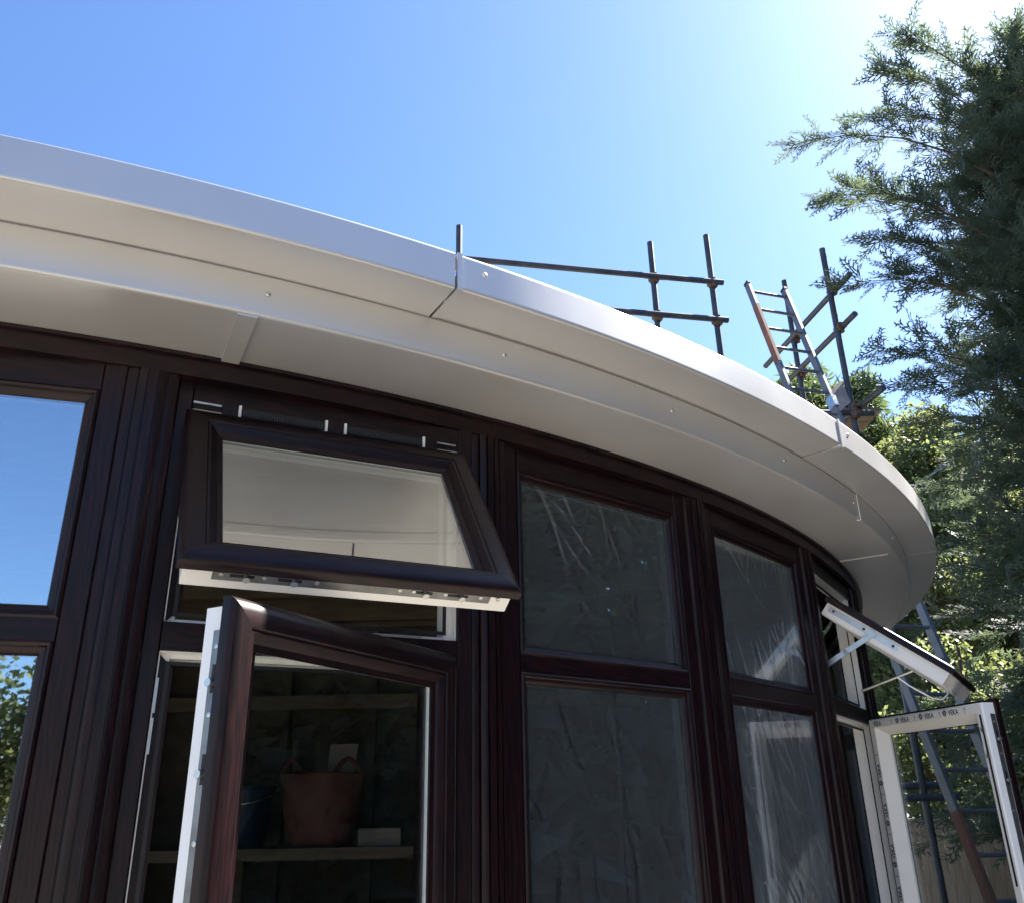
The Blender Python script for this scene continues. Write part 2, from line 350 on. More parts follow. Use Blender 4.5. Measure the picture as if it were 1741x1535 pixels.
def fixed_window(th, dy=0.0):
    fn = facet(th, dy); zs = -0.86
    w = ring_body(fn, (-0.345, 0.345, zs + 0.02, ZT - 0.02), [(-0.02, -0.034), (0.024, -0.034), (0.024, -0.075), (-0.02, -0.075)], 'window', 'white', room)
    e, zt, t0, t1 = frame_bars(fn, w, False, zs)
    MB().box(fn, (-0.32, -0.075, t0 - 0.02), (0.32, -0.034, t1 + 0.02)).build('inner_transom', 'white', w)
    for z0, z1 in ((t1, zt), (zs + 0.06, t0)):
        ring(fn, (-e, e, z0, z1), BEAD, dict(rail='bead_rail', stile='bead_stile'), 'foil', w)
        ring(fn, (-e, e, z0, z1), [(0.0, -0.0275), (0.0275, -0.0275), (0.0275, -0.046), (0.012, -0.070), (0, -0.070)], dict(rail='inner_bead', stile='inner_bead'), 'white', w)
        glass_box(fn, -e + 0.02, e - 0.02, z0 + 0.02, z1 - 0.02, w, -0.020)
    return w, fn, (e, zt, t0, t1, zs)

def opening_window(th, dy=0.0):
    fn = facet(th, dy); zs = -0.86
    w = ring_body(fn, (-0.345, 0.345, zs + 0.02, ZT - 0.02), [(-0.02, -0.034), (0.034, -0.034), (0.034, -0.075), (-0.02, -0.075)], 'window', 'white', room)
    e, zt, t0, t1 = frame_bars(fn, w, True, zs)
    MB().box(fn, (-0.31, -0.075, t0 - 0.012), (0.31, -0.034, t1 + 0.012)).build('inner_transom', 'white', w)
    for z0, z1 in ((t1, zt), (zs + 0.06, t0)):       # white rebate and its black weather seal
        ring(fn, (-e - 0.001, e + 0.001, z0 - 0.001, z1 + 0.001), [(0.0, -0.010), (0.004, -0.010), (0.004, -0.0335), (0.0, -0.0335)], dict(rail='rebate', stile='rebate'), 'white', w)
        ring(fn, (-e, e, z0, z1), [(0.018, -0.030), (0.026, -0.029), (0.026, -0.0338), (0.018, -0.0338)], dict(rail='weather_seal', stile='weather_seal'), 'black', w)
        ring(fn, (-e, e, z0, z1), [(0.0045, -0.0300), (0.0178, -0.0300), (0.0178, -0.0338), (0.0045, -0.0338)], dict(rail='rebate_foil', stile='rebate_foil'), 'foil', w, sides='l')
        ring(fn, (-e, e, z0, z1), [(0.0262, -0.0300), (0.0332, -0.0300), (0.0332, -0.0745), (0.0312, -0.0745), (0.0312, -0.0338), (0.0262, -0.0338)], dict(rail='rebate_foil', stile='rebate_foil'), 'foil', w, sides='l')
    return w, fn, (e, zt, t0, t1, zs)

# sash profile: (inset, e) with e outwards from the glass plane
LEAF = [(0.0, -0.004), (0.0, 0.010), (0.003, 0.016), (0.010, 0.021), (0.022, 0.0235), (0.046, 0.0225), (0.049, 0.0195), (0.054, 0.0195), (0.062, 0.014), (0.070, 0.005), (0.082, 0.001), (0.082, -0.004)]
CORE = [(0.013, -0.0042), (0.013, -0.052), (0.018, -0.057), (0.047, -0.057), (0.053, -0.046), (0.0765, -0.016), (0.0795, -0.010), (0.0795, -0.0042)]
LINER = [(0.0768, -0.0158), (0.0785, -0.0158), (0.0548, -0.0468), (0.049, -0.0580), (0.047, -0.0571), (0.053, -0.046)]   # dark inner bead
def sash(name, fn3, W, H, gm='clear'):
    """fn3(s across, d down, e out) -> world."""
    fn = lambda u, v, z: fn3(u, -z, v)
    core = ring_body(fn, (0, W, -H, 0), CORE, name, 'white', room)
    ring(fn, (0, W, -H, 0), LEAF, dict(rail='rail', stile='stile'), 'foil', core)
    glass_box(fn, 0.07, W - 0.07, -H + 0.07, -0.07, core, -0.008, gm)
    return core
def on_edge(p0, along, across, out, parent, L, cams, screws, cover=(0.0, 1.0), half=0.009):
    """lock strip on a sash edge: plate with cams and screws. p0 start; unit vectors."""
    f3 = lambda x, y, z: p0 + along * x + across * y + out * z
    MB().box(f3, (L * cover[0], -half, 0.0003), (L * cover[1], half, 0.0028)).build('lock_strip', 'gear', parent)
    for c in cams:
        MB().tube([f3(c, 0, 0.002), f3(c, 0, 0.010), f3(c, 0, 0.0105), f3(c, 0, 0.014)], [0.0045, 0.0045, 0.0075, 0.007], 10).build('locking_cam', 'steel', parent, smooth=40)
        MB().box(f3, (c - 0.03, -0.0035, 0.0026), (c + 0.016, 0.0035, 0.0034)).build('cam_slot', 'black', parent)
    for c in screws:
        MB().tube([f3(c, 0, 0.0025), f3(c, 0, 0.0042), f3(c, 0, 0.0048)], [0.005, 0.0045, 0.001], 9).build('screw', 'steel', parent, smooth=40)

windows = {}
for k in range(-5, 7):
    th = 19.55 + PITCHA * k; dy = {0: -2.0, 1: -3.0}.get(k, 0.0)
    windows[k] = (opening_window if k in (1, 4) else fixed_window)(th, dy)
# bay posts: rounded cover with reeds
for k in range(-6, 7):
    th = 24.4 + PITCHA * k
    if th > 83: continue
    o = Vector(pol(R3, th, 0)); t = math.radians(th); n = Vector((math.sin(t), -math.cos(t), 0)); u = Vector((math.cos(t), math.sin(t), 0))
    half = [(0.0585, -0.06), (0.0585, -0.004), (0.054, 0.004), (0.046, 0.0075), (0.034, 0.009), (0.0335, 0.003), (0.030, 0.003), (0.0295, 0.012), (0.022, 0.0165), (0.0135, 0.018), (0.013, 0.012), (0.0095, 0.012), (0.009, 0.019)]
    prof = half + [(-a, b) for a, b in reversed(half)]
    MB().loft([[o + u * a + n * b + Vector((0, 0, z)) for a, b in prof] for z in (CH - 0.86, CH + ZT - 0.0005)]).build('bay_post', 'foil', room, smooth=35)

# --- bay 1 (facing the camera): top-hung sash and side-hung casement, both open
w2, f2, g2 = windows[1]
ph, zt2 = math.radians(35), 0.855
top2 = lambda s, d, e: f2(-0.35 + s, 0.02 + d * math.sin(ph) + e * math.cos(ph), zt2 - d * math.cos(ph) + e * math.sin(ph))
TW, TH = 0.695, 0.53
s1 = sash('top_hung_sash', top2, TW, TH, 'glass'); note(s1, 'small dark top-hung sash propped open over the open casement')
v_al = (top2(1, 0, 0) - top2(0, 0, 0)); v_dn = (top2(0, 1, 0) - top2(0, 0, 0)); v_out = (top2(0, 0, 1) - top2(0, 0, 0))
on_edge(top2(0.013, TH - 0.013, -0.018), v_al, v_out, v_dn, s1, TW - 0.026, [0.115, 0.205, 0.475, 0.555], [0.07, 0.15, 0.25, 0.42, 0.45, 0.52, 0.60, 0.64], (0.08, 0.93), 0.0135)
MB().box(lambda x, y, z: top2(x, y, z), (0.0135, TH - 0.016, -0.050), (0.0285, TH - 0.0122, -0.008)).build('corner_block', 'white', s1)
for sx in (0.02, TW - 0.02):                         # friction stays either side
    a = top2(sx, 0.20, -0.03); b = f2(-0.35 + sx, -0.012, 0.62)
    MB().tube([a, b], 0.005, 6).build('friction_stay', 'steel', s1)
# trickle vent slots on the frame head above the sash
vent = MB().box(f2, (-0.27, 0.0002, 0.868), (0.27, 0.012, 0.902)).build('vent_housing', 'foil', w2)
for x0, x1 in ((-0.235, -0.02), (0.02, 0.235)):
    MB().box(f2, (x0, 0.0122, 0.874), (x1, 0.0132, 0.895)).build('vent_slot', 'black', w2)
    fins = MB()
    for i in range(34):
        x = x0 + 0.008 + (x1 - x0 - 0.016) * i / 33
        fins.box(f2, (x - 0.0009, 0.0134, 0.875), (x + 0.0009, 0.0165, 0.885))
    fins.build('vent_fins', 'tube', w2)
    for x in (x0 + 0.004, x1 - 0.004): MB().box(f2, (x - 0.003, 0.0134, 0.870), (x + 0.003, 0.019, 0.899)).build('vent_peg', 'white', w2)
MB().box(f2, (-0.335, 0.0006, 0.893), (-0.272, 0.006, 0.898)).build('stay_track', 'steel', w2)
MB().box(f2, (0.272, 0.0006, 0.893), (0.325, 0.006, 0.897)).build('stay_track', 'steel', w2)

an = math.radians(36.4); UH, CW, ZC, CHT = 0.303, 0.72, 0.343, 1.16
cas2 = lambda s, d, e: f2(UH - s * math.cos(an) + e * math.sin(an), 0.035 + s * math.sin(an) + e * math.cos(an), ZC - d)
# local s runs hinge -> free edge
c1 = sash('casement_sash', cas2, CW, CHT); note(c1, 'tall casement swung open, its sunlit rosewood edge showing a white lock edge')
c_s = cas2(1, 0, 0) - cas2(0, 0, 0); c_d = cas2(0, 1, 0) - cas2(0, 0, 0); c_e = cas2(0, 0, 1) - cas2(0, 0, 0)
on_edge(cas2(CW - 0.013, 0.02, -0.018), c_d, c_e, c_s, c1, CHT - 0.04, [0.12, 0.26, 0.62, 0.86], [0.06, 0.17, 0.36, 0.50, 0.75], (0.03, 0.98), 0.010)
ring(lambda u, v, z: cas2(u, -z, v), (0, CW, -CHT, 0), LINER, dict(rail='inner_bead', stile='inner_bead'), 'foil', c1)
# strikers on the left jamb
for z in (0.20, 0.12, -0.35):
    MB().box(f2, (-0.334, -0.030, z), (-0.328, -0.012, z + 0.07)).build('striker_plate', 'steel', w2)
MB().box(f2, (0.10, -0.030, 0.317), (0.30, -0.012, 0.3235)).build('stay_track', 'steel', w2)
MB().box(f2, (0.12, -0.030, 0.3865), (0.25, -0.014, 0.392)).build('stay_track', 'steel', w2)

# --- bay 4 (seen along the wall): open top-hung sash and casement with printed tape
w5, f5, g5 = windows[4]
ph5, zt5 = math.radians(51), 0.757
top5 = lambda s, d, e: f5(-0.35 + s, 0.03 + d * math.sin(ph5) + e * math.cos(ph5), zt5 - d * math.cos(ph5) + e * math.sin(ph5))
s5 = sash('top_hung_sash', top5, 0.695, 0.52); note(s5, 'top-hung sash propped wide open showing its white edge and steel stay')
al5 = top5(1, 0, 0) - top5(0, 0, 0); dn5 = top5(0, 1, 0) - top5(0, 0, 0); ou5 = top5(0, 0, 1) - top5(0, 0, 0)
f3 = lambda x, y, z: top5(0.013 - z, x, y)
MB().box(f3, (0.03, -0.034, 0.0004), (0.32, -0.012, 0.003)).build('stay_plate', 'steel', s5)
for x in (0.05, 0.18, 0.30): MB().tube([f3(x, -0.023, 0.002), f3(x, -0.023, 0.0045), f3(x, -0.023, 0.005)], [0.006, 0.005, 0.001], 9).build('screw', 'black', s5)
p = [Vector(top5(0.006, 0.22, -0.022)), Vector(f5(-0.344, 0.075, 0.545)), Vector(f5(-0.344, -0.01, 0.50))]
for a, b, nm in ((p[0], p[1], 'stay_arm'), (p[1], p[2], 'stay_arm')):
    d = (b - a).normalized(); sd2 = Vector(al5); q = d.cross(sd2).normalized()
    MB().box(lambda x, y, z: a + d * x + q * y + sd2 * z, (-0.008, -0.010, -0.004), ((b - a).length + 0.008, 0.010, -0.001)).build(nm, 'steel', s5)
a = Vector(top5(0.66, 0.30, -0.03)); b = Vector(f5(0.32, -0.012, 0.47)); MB().tube([a, b], 0.006, 6).build('stay_arm', 'steel', s5)
# loose cord hanging off the sash
cpts = [Vector(top5(0.10, 0.50, -0.055)) + Vector(v) for v in ((0, 0, 0), (0.0, -0.02, -0.03), (-0.03, -0.03, -0.05), (-0.07, -0.04, -0.045), (-0.11, -0.05, -0.025), (-0.15, -0.05, 0.0), (-0.19, -0.055, 0.03))]
MB().tube(cpts, 0.003, 6).build('seal_offcut', 'white', s5, smooth=60)

an5 = math.radians(47.0); UH5, CW5, ZC5 = 0.30, 0.69, 0.352
cas5 = lambda s, d, e: f5(UH5 - s * math.cos(an5) + e * math.sin(an5), 0.035 + s * math.sin(an5) + e * math.cos(an5), ZC5 - d)
c5 = sash('casement_sash', cas5, CW5, 1.16); note(c5, 'open casement seen from inside, white frame with printed protective tape')
q_s = cas5(1, 0, 0) - cas5(0, 0, 0); q_d = cas5(0, 1, 0) - cas5(0, 0, 0); q_e = cas5(0, 0, 1) - cas5(0, 0, 0)
on_edge(cas5(CW5 - 0.013, 0.02, -0.018), q_d, q_e, q_s, c5, 1.12, [0.12, 0.26, 0.62], [0.06, 0.17, 0.36], (0.03, 0.98), 0.010)
# lock groove and gear rod on the inside face of the free stile
MB().box(lambda x, y, z: cas5(x, y, z), (CW5 - 0.034, 0.055, -0.0585), (CW5 - 0.026, 0.62, -0.0572)).build('gear_groove', 'black', c5)
for y in (0.10, 0.19): MB().box(lambda x, y_, z: cas5(x, y_, z), (CW5 - 0.038, y, -0.0605), (CW5 - 0.022, y + 0.015, -0.0586)).build('gear_clip', 'steel', c5)
TE = -0.0576
MB().box(lambda x, y, z: cas5(x, y, z), (0.02, 0.0185, TE), (CW5 - 0.055, 0.0465, TE + 0.0004)).build('printed_tape', 'white', c5)
MB().box(lambda x, y, z: cas5(x, y, z), (0.0185, 0.050, TE), (0.0465, 1.10, TE + 0.0004)).build('printed_tape', 'white', c5)
def lettering(text, size, origin, ex, ey, m, parent, name='printed_lettering'):
    cu = bpy.data.curves.new('t', 'FONT'); cu.body = text; cu.size = size; cu.offset = size * 0.022; cu.resolution_u = 3
    to = bpy.data.objects.new('t', cu); COL.objects.link(to)
    dg = bpy.context.evaluated_depsgraph_get(); me = bpy.data.meshes.new_from_object(to.evaluated_get(dg))
    bpy.data.objects.remove(to); bpy.data.curves.remove(cu)
    for v in me.vertices: v.co = origin + ex * (v.co.x * 0.82) + ey * v.co.y
    me.name = name; me.materials.clear(); return link(name, me, m, parent)
def emblem(c, ex, ey, s, parent):
    P = lambda x, y: c + ex * x * s + ey * y * s
    m = MB()
    for sx in (-1, 1):                               # two dark halves of the faceted lozenge with a pale seam
        m.add([P(sx * 0.07, 1.0), P(sx * 0.95, 0.25), P(sx * 0.07, 0.12)], [(0, 1, 2)])
        m.add([P(sx * 0.07, 0.0), P(sx * 0.95, 0.13), P(sx * 0.07, -1.0)], [(0, 1, 2)])
    return m.build('printed_emblem', 'ink', parent, recalc=False)
def arrow_mark(c, ex, ey, s, parent):
    P = lambda x, y: c + ex * x * s + ey * y * s
    MB().add([P(-.12, -1), P(.12, -1), P(.12, .2), P(-.12, .2), P(-.4, .2), P(.4, .2), P(0, 1)], [(0, 1, 2, 3), (4, 5, 6)]).build('printed_mark', 'greyink', parent, recalc=False)
eb = TE - 0.0004
for i, s0 in enumerate((0.045, 0.190, 0.335, 0.470)):
    c = Vector(cas5(s0, 0.0325, eb))
    if i: emblem(c + q_s * 0.012, q_s, -q_d, 0.0135, c5)
    lettering('VEKA', 0.027, Vector(cas5(s0 + (0.032 if i else 0.0), 0.042, eb)), q_s, -q_d, 'ink', c5)
    arrow_mark(Vector(cas5(s0 + 0.120, 0.0325, eb)), q_s, -q_d, 0.011, c5)
for i in range(6):
    d0 = 0.27 + 0.155 * i
    emblem(Vector(cas5(0.0325, d0 - 0.0, eb)), -q_d, -q_s, 0.0135, c5)
    lettering('VEKA', 0.027, Vector(cas5(0.042, d0 - 0.022, eb)), -q_d, -q_s, 'ink', c5)
    arrow_mark(Vector(cas5(0.0325, d0 - 0.112, eb)), -q_d, -q_s, 0.009, c5)

# wrinkled protective polythene still on the fixed panes of bays 2 and 3
def film(fn, u0, u1, z0, z1, seed, parent):
    r = np.random.default_rng(seed); nu, nz = 130, 150
    U, Z = np.meshgrid(np.linspace(u0, u1, nu), np.linspace(z0, z1, nz)); D = np.zeros_like(U)
    for i in range(int(26 * (z1 - z0) / 0.45)):
        cu, cz = r.uniform(u0, u1), r.uniform(z0, z1); a = r.normal(1.95, 0.28); L = r.uniform(0.06, 0.32); w = r.uniform(0.004, 0.009)
        du, dz = U - cu, Z - cz; s = du * math.cos(a) + dz * math.sin(a); t = -du * math.sin(a) + dz * math.cos(a) + 0.5 * s * s * r.normal(0, 0.8)
        D += r.uniform(0.001, 0.006) * np.exp(-(t / w) ** 2 - (s / L) ** 4) * r.choice([-1, 1])
    for i in range(10):
        k = r.normal(0, 9, 2); D += 0.0006 * np.sin(k[0] * U + k[1] * Z * 0.5 + r.uniform(0, 6))
    m = MB(); m.v = [tuple(fn(U[j, i], -0.013 + max(-0.004, min(0.006, D[j, i] * 0.55)), Z[j, i])) for j in range(nz) for i in range(nu)]
    m.f = [(j * nu + i, j * nu + i + 1, (j + 1) * nu + i + 1, (j + 1) * nu + i) for j in range(nz - 1) for i in range(nu - 1)]
    return m.build('protective_film', 'film', parent, smooth=80, recalc=False)
for k, sdn in ((2, 3), (3, 9)):
    w, fn, (e, zt, t0, t1, zs) = windows[k]
    film(fn, -0.296, 0.296, t1 + 0.029, zt - 0.029, sdn, w); film(fn, -0.296, 0.296, zs + 0.089, t0 - 0.029, sdn + 1, w)

# ---------------------------------------------------------------- inside the room
PY = 4.38
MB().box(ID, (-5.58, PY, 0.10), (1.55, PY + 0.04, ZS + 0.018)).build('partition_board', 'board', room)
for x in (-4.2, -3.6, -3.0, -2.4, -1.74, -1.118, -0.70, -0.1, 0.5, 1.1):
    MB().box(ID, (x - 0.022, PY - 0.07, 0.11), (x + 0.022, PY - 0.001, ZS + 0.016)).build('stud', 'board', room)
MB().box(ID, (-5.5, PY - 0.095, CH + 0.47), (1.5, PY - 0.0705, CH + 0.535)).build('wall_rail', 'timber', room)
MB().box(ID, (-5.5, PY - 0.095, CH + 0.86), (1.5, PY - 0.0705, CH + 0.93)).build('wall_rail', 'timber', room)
for y in (2.2, 2.7, 3.2, 3.7, 4.2):
    xl = CX - math.sqrt(max(0, (R3 - 0.2) ** 2 - (y - CY) ** 2)); xr = CX + math.sqrt(max(0, (R3 - 0.2) ** 2 - (y - CY) ** 2))
    MB().box(ID, (max(xl, -5.55), y - 0.025, ZS - 0.13), (xr, y + 0.025, ZS + 0.0195)).build('joist', 'timber', room)

SH = CH - 0.112                                      # top of the shelf
shelf = thing('shelf', 'rough timber shelf on posts inside the room behind the casement', 'shelf', (-1.1, 3.75, 0.1))
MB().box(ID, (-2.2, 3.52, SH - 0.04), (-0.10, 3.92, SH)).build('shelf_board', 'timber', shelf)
for x in (-2.1, -1.15, -0.2):
    MB().box(ID, (x - 0.03, 3.86, 0.10), (x + 0.03, 3.915, SH - 0.0405)).build('shelf_post', 'timber', shelf)
    MB().box(ID, (x - 0.03, 3.53, 0.10), (x + 0.03, 3.585, SH - 0.0405)).build('shelf_post', 'timber', shelf)

def lathe(c, prof, n=28, bend=0.0):
    c = Vector(c); return MB().loft([[c + Vector((r * math.cos(t), r * math.sin(t) * 0.92, z)) for t in [2 * math.pi * k / n for k in range(n)]] for r, z in prof], True, True)
bx, by = -0.785, 3.70
tub = thing('rubber_tub', 'dirty red rubber tub with loop handles on the shelf', 'bucket', (bx, by, SH))
lathe((bx, by, SH), [(0.120, 0.001), (0.130, 0.02), (0.150, 0.15), (0.165, 0.255), (0.170, 0.262), (0.166, 0.266), (0.158, 0.262), (0.145, 0.15), (0.12, 0.03)]).build('tub_wall', 'tub', tub, smooth=40)
for s in (-1, 1):
    pts = [(bx + s * (0.158 - 0.01 * math.sin(t)) + s * -0.055 * (1 - math.cos(t)) * 0.5, by - 0.06, SH + 0.255 + 0.065 * math.sin(t)) for t in np.linspace(0, math.pi, 11)]
    pts = [(bx + s * (0.162 - 0.10 * k / 10), by - 0.10 * math.sqrt(k / 10), SH + 0.255 + 0.062 * math.sin(math.pi * k / 10)) for k in range(11)]
    MB().tube(pts, 0.010, 8).build('loop_handle', 'tub', tub, smooth=60)
fl = thing('plaster_float', 'rectangular plastering float board standing in the red tub', 'float', (bx + 0.06, by - 0.01, SH + 0.05))
ft = lambda x, y, z: Vector((bx + 0.048, by + 0.02, SH + 0.06)) + Vector((x + 0.06 * z, y + 0.12 * z, z))
MB().box(ft, (-0.055, -0.005, 0.0), (0.058, 0.005, 0.322)).build('float_board', 'ply', fl)
MB().tube([ft(0, 0.03, 0.1), ft(0, 0.05, 0.12), ft(0, 0.05, 0.21), ft(0, 0.03, 0.23)], 0.012, 8).build('float_handle', 'timber', fl)
MB().tube([(bx - 0.085, by, SH + 0.06), (bx - 0.105, by + 0.01, SH + 0.22), (bx - 0.118, by + 0.015, SH + 0.33), (bx - 0.122, by + 0.018, SH + 0.395), (bx - 0.122, by + 0.018, SH + 0.40)], [0.012, 0.012, 0.014, 0.013, 0.006], 10).build('brush_handle', 'timber', None, smooth=60)
tag(bpy.data.objects['brush_handle'], 'slim wooden brush handle sticking up out of the red tub', 'handle')
bb = thing('plastic_bucket', 'dark blue plastic bucket on the shelf beside the red tub', 'bucket', (-1.12, 3.74, SH))
lathe((-1.12, 3.74, SH), [(0.105, 0.001), (0.11, 0.02), (0.13, 0.21), (0.137, 0.212), (0.137, 0.222), (0.127, 0.222), (0.10, 0.03)]).build('bucket_wall', 'blue', bb, smooth=40)
MB().tube([(-1.12 + 0.137 * math.cos(t), 3.74 - 0.125 * math.sin(t) * 1.02, SH + 0.205 - 0.05 * math.sin(t)) for t in np.linspace(0, math.pi, 13)], 0.003, 6).build('bail_handle', 'steel', bb)
MB().box(lambda x, y, z: Vector((-0.545, 3.66, SH)) + Vector((x * 0.99 - y * 0.1, y + x * 0.1, z)), (-0.075, -0.08, 0.001), (0.085, 0.08, 0.062)).build('carton', 'ply', None)
tag(bpy.data.objects['carton'], 'low brownish grey carton lying on the shelf right of the tub', 'box')

# ---------------------------------------------------------------- scaffold and ladder behind the roof
TR = 0.028
def V3(x, y, z): return Vector((x, y, z + CH))
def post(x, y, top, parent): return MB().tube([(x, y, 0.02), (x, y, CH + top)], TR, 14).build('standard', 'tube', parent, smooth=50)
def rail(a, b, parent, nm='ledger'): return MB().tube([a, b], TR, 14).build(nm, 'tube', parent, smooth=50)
def coupler(c, parent, d1=(0, 0, 1), d2=(1, 0, 0)):
    c = Vector(c); d1 = Vector(d1).normalized(); d2 = Vector(d2).normalized(); n = d1.cross(d2).normalized()
    m = MB(); m.tube([c - d1 * 0.042, c + d1 * 0.042], 0.042, 10)
    o = c + n * 0.0
    m.tube([o - d2 * 0.042, o + d2 * 0.042], 0.042, 10)
    m.tube([c - n * 0.045 + d2 * 0.04, c + n * 0.05 + d2 * 0.04], 0.009, 6); m.tube([c - d2 * 0.095, c + d2 * 0.095], 0.013, 6)
    return m.build('coupler', 'rust', parent, smooth=40)
sc1 = thing('scaffold', 'grey tube guard rail scaffold standing behind the roof', 'scaffold', (1.3, 6.85, 0))
P0, P1, P2 = (-0.443, 6.5, 4.947), (1.355, 6.85, 4.979), (1.923, 6.95, 5.121)
for x, y, t in (P0, P1, P2): post(x, y, t, sc1)
for z in (4.56, 4.15):
    a = V3(-0.62, 6.465 - 0.05, z); b = V3(2.02, 6.97 - 0.05, z)
    rail(a, b, sc1)
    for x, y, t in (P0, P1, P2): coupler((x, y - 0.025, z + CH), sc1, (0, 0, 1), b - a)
for i in range(4):                                   # working platform boards
    MB().box(lambda x, y, z: Vector((-0.7, 6.60, CH + 3.20)) + Vector((x * 0.982 - y * 0.19, y * 0.982 + x * 0.19, z)), (0, 0.235 * i, 0), (2.9, 0.235 * i + 0.225, 0.038)).build('scaffold_board', 'timber', sc1)
rail(V3(-0.75, 6.52, 3.17), V3(2.05, 7.05, 3.17), sc1); rail(V3(-0.9, 7.45, 3.17), V3(1.95, 7.95, 3.17), sc1)
for x, y in ((-0.6, 7.48), (1.75, 7.92)): post(x, y, 3.4, sc1)

sc2 = thing('scaffold', 'scaffold bay with crossing tubes beside the ladder', 'scaffold', (3.0, 7.4, 0))
A, B = (3.045, 7.0), (2.965, 7.9)
post(A[0], A[1], 4.973, sc2); post(B[0], B[1], 5.213, sc2)
for z, (xa, ya), (xb, yb) in ((4.50, (2.79, 8.5), (3.10, 6.73)), (4.09, (2.84, 8.15), (3.085, 6.75)), (3.265, (2.86, 8.1), (3.13, 6.6))):
    a, b = V3(xa + 0.04, ya, z), V3(xb + 0.04, yb, z); rail(a, b, sc2, 'transom_tube')
    for x, y in (A, B): coupler((x + 0.025, y, z + CH), sc2, (0, 0, 1), b - a)
rail(V3(2.45, 6.96, 3.215), V3(3.21, 6.96, 3.195), sc2)
coupler((3.045, 6.97, CH + 3.2), sc2, (0, 0, 1), (1, 0, 0))
rail(V3(2.3, 7.05, 0.115), V3(3.20, 7.05, 0.125), sc2); rail(V3(2.3, 7.0, 0.03), V3(3.28, 6.95, 0.045), sc2)
for i in range(3): MB().box(ID, (2.62, 7.12 + 0.235 * i, CH + 3.29), (3.35, 7.12 + 0.235 * i + 0.225, CH + 3.328)).build('scaffold_board', 'timber', sc2)
MB().box(lambda x, y, z: V3(2.93, 6.90, 3.20) + Vector((0.62 * x - 0.1 * z, 0.35 * x + 0.25 * z, z + 0.55 * x)) + Vector((0, y, 0)), (-0.20, -0.006, 0.02), (0.16, 0.006, 0.26)).build('plywood_offcut', 'ply', None)
tag(bpy.data.objects['plywood_offcut'], 'greyish plywood offcut propped on the scaffold beside the ladder', 'board')

lad = thing('ladder', 'long worn ladder leaning up past the roof edge onto the scaffold', 'ladder', (2.75, 5.3, 0))
LP, LD, LE = Vector((2.287, 6.992, 4.505 + CH)), Vector((-0.0743, 0.2759, 0.9583)), Vector((0.3826, 0.1167, -0.0039))
LN = LE.cross(LD).normalized(); le = LE.normalized()
s_end = (LP.z - 0.01) / LD.z
for k, off in enumerate((Vector((0, 0, 0)), LE)):
    b0 = LP + off
    fnl = lambda x, y, z, b0=b0: b0 + le * x + LN * y + LD * z
    MB().box(fnl, (-0.014, -0.032, -s_end), (0.014, 0.032, 0.10)).build('ladder_stile', 'ladder', lad)
    MB().box(fnl, (-0.016, -0.034, 0.095), (0.016, 0.034, 0.125)).build('stile_cap', 'black', lad)
    if k == 0:                                       # red painted lengths
        MB().box(fnl, (-0.0155, -0.0335, -0.95), (0.0155, 0.0335, -0.20)).build('painted_sleeve', 'red', lad)
        MB().box(fnl, (-0.0155, -0.0335, -5.9), (0.0155, 0.0335, -4.75)).build('painted_sleeve', 'red', lad)
    else:
        MB().box(fnl, (-0.022, -0.042, -1.42), (0.022, 0.042, -1.30)).build('ladder_bracket', 'steel', lad)
i = 0
while 0.25 * i < s_end - 0.1:
    c = LP - LD * 0.25 * i; MB().tube([c + le * 0.012, c + LE - le * 0.012], 0.0145, 9).build('rung', 'ladder', lad, smooth=50); i += 1

# ---------------------------------------------------------------- timber fence
fen = thing('timber_fence', 'brown vertical board fence beyond the scaffold', 'fence', (5, 9, 0))
FT = CH - 0.165
plank = None
for i in range(60):
    x = 2.3 + 0.118 * i; h = FT + rnd.uniform(-0.006, 0.006)
    if plank is None:
        m = MB().box(ID, (-0.055, -0.009, 0.04), (0.055, 0.009, FT)); plank = m.build('plank', 'fence', fen)
        plank.location = (x, 9.0, 0)
    else:
        o = plank.copy(); COL.objects.link(o); o.location = (x, 9.0 + rnd.uniform(-0.006, 0.006), rnd.uniform(-0.008, 0.008)); o.rotation_euler = (0, rnd.uniform(-.006, .006), rnd.uniform(-.05, .05))
        setp(o, fen)
MB().box(ID, (2.2, 8.965, FT + 0.009), (9.5, 9.045, FT + 0.034)).build('capping_rail', 'fence', fen)
for z in (0.3, 1.1): MB().box(ID, (2.2, 9.022, z), (9.5, 9.06, z + 0.07)).build('fence_rail', 'fence', fen)
for x in (2.25, 4.6, 7.0, 9.4): MB().box(ID, (x - 0.04, 9.065, 0), (x + 0.04, 9.145, FT)).build('fence_post', 'fence', fen)

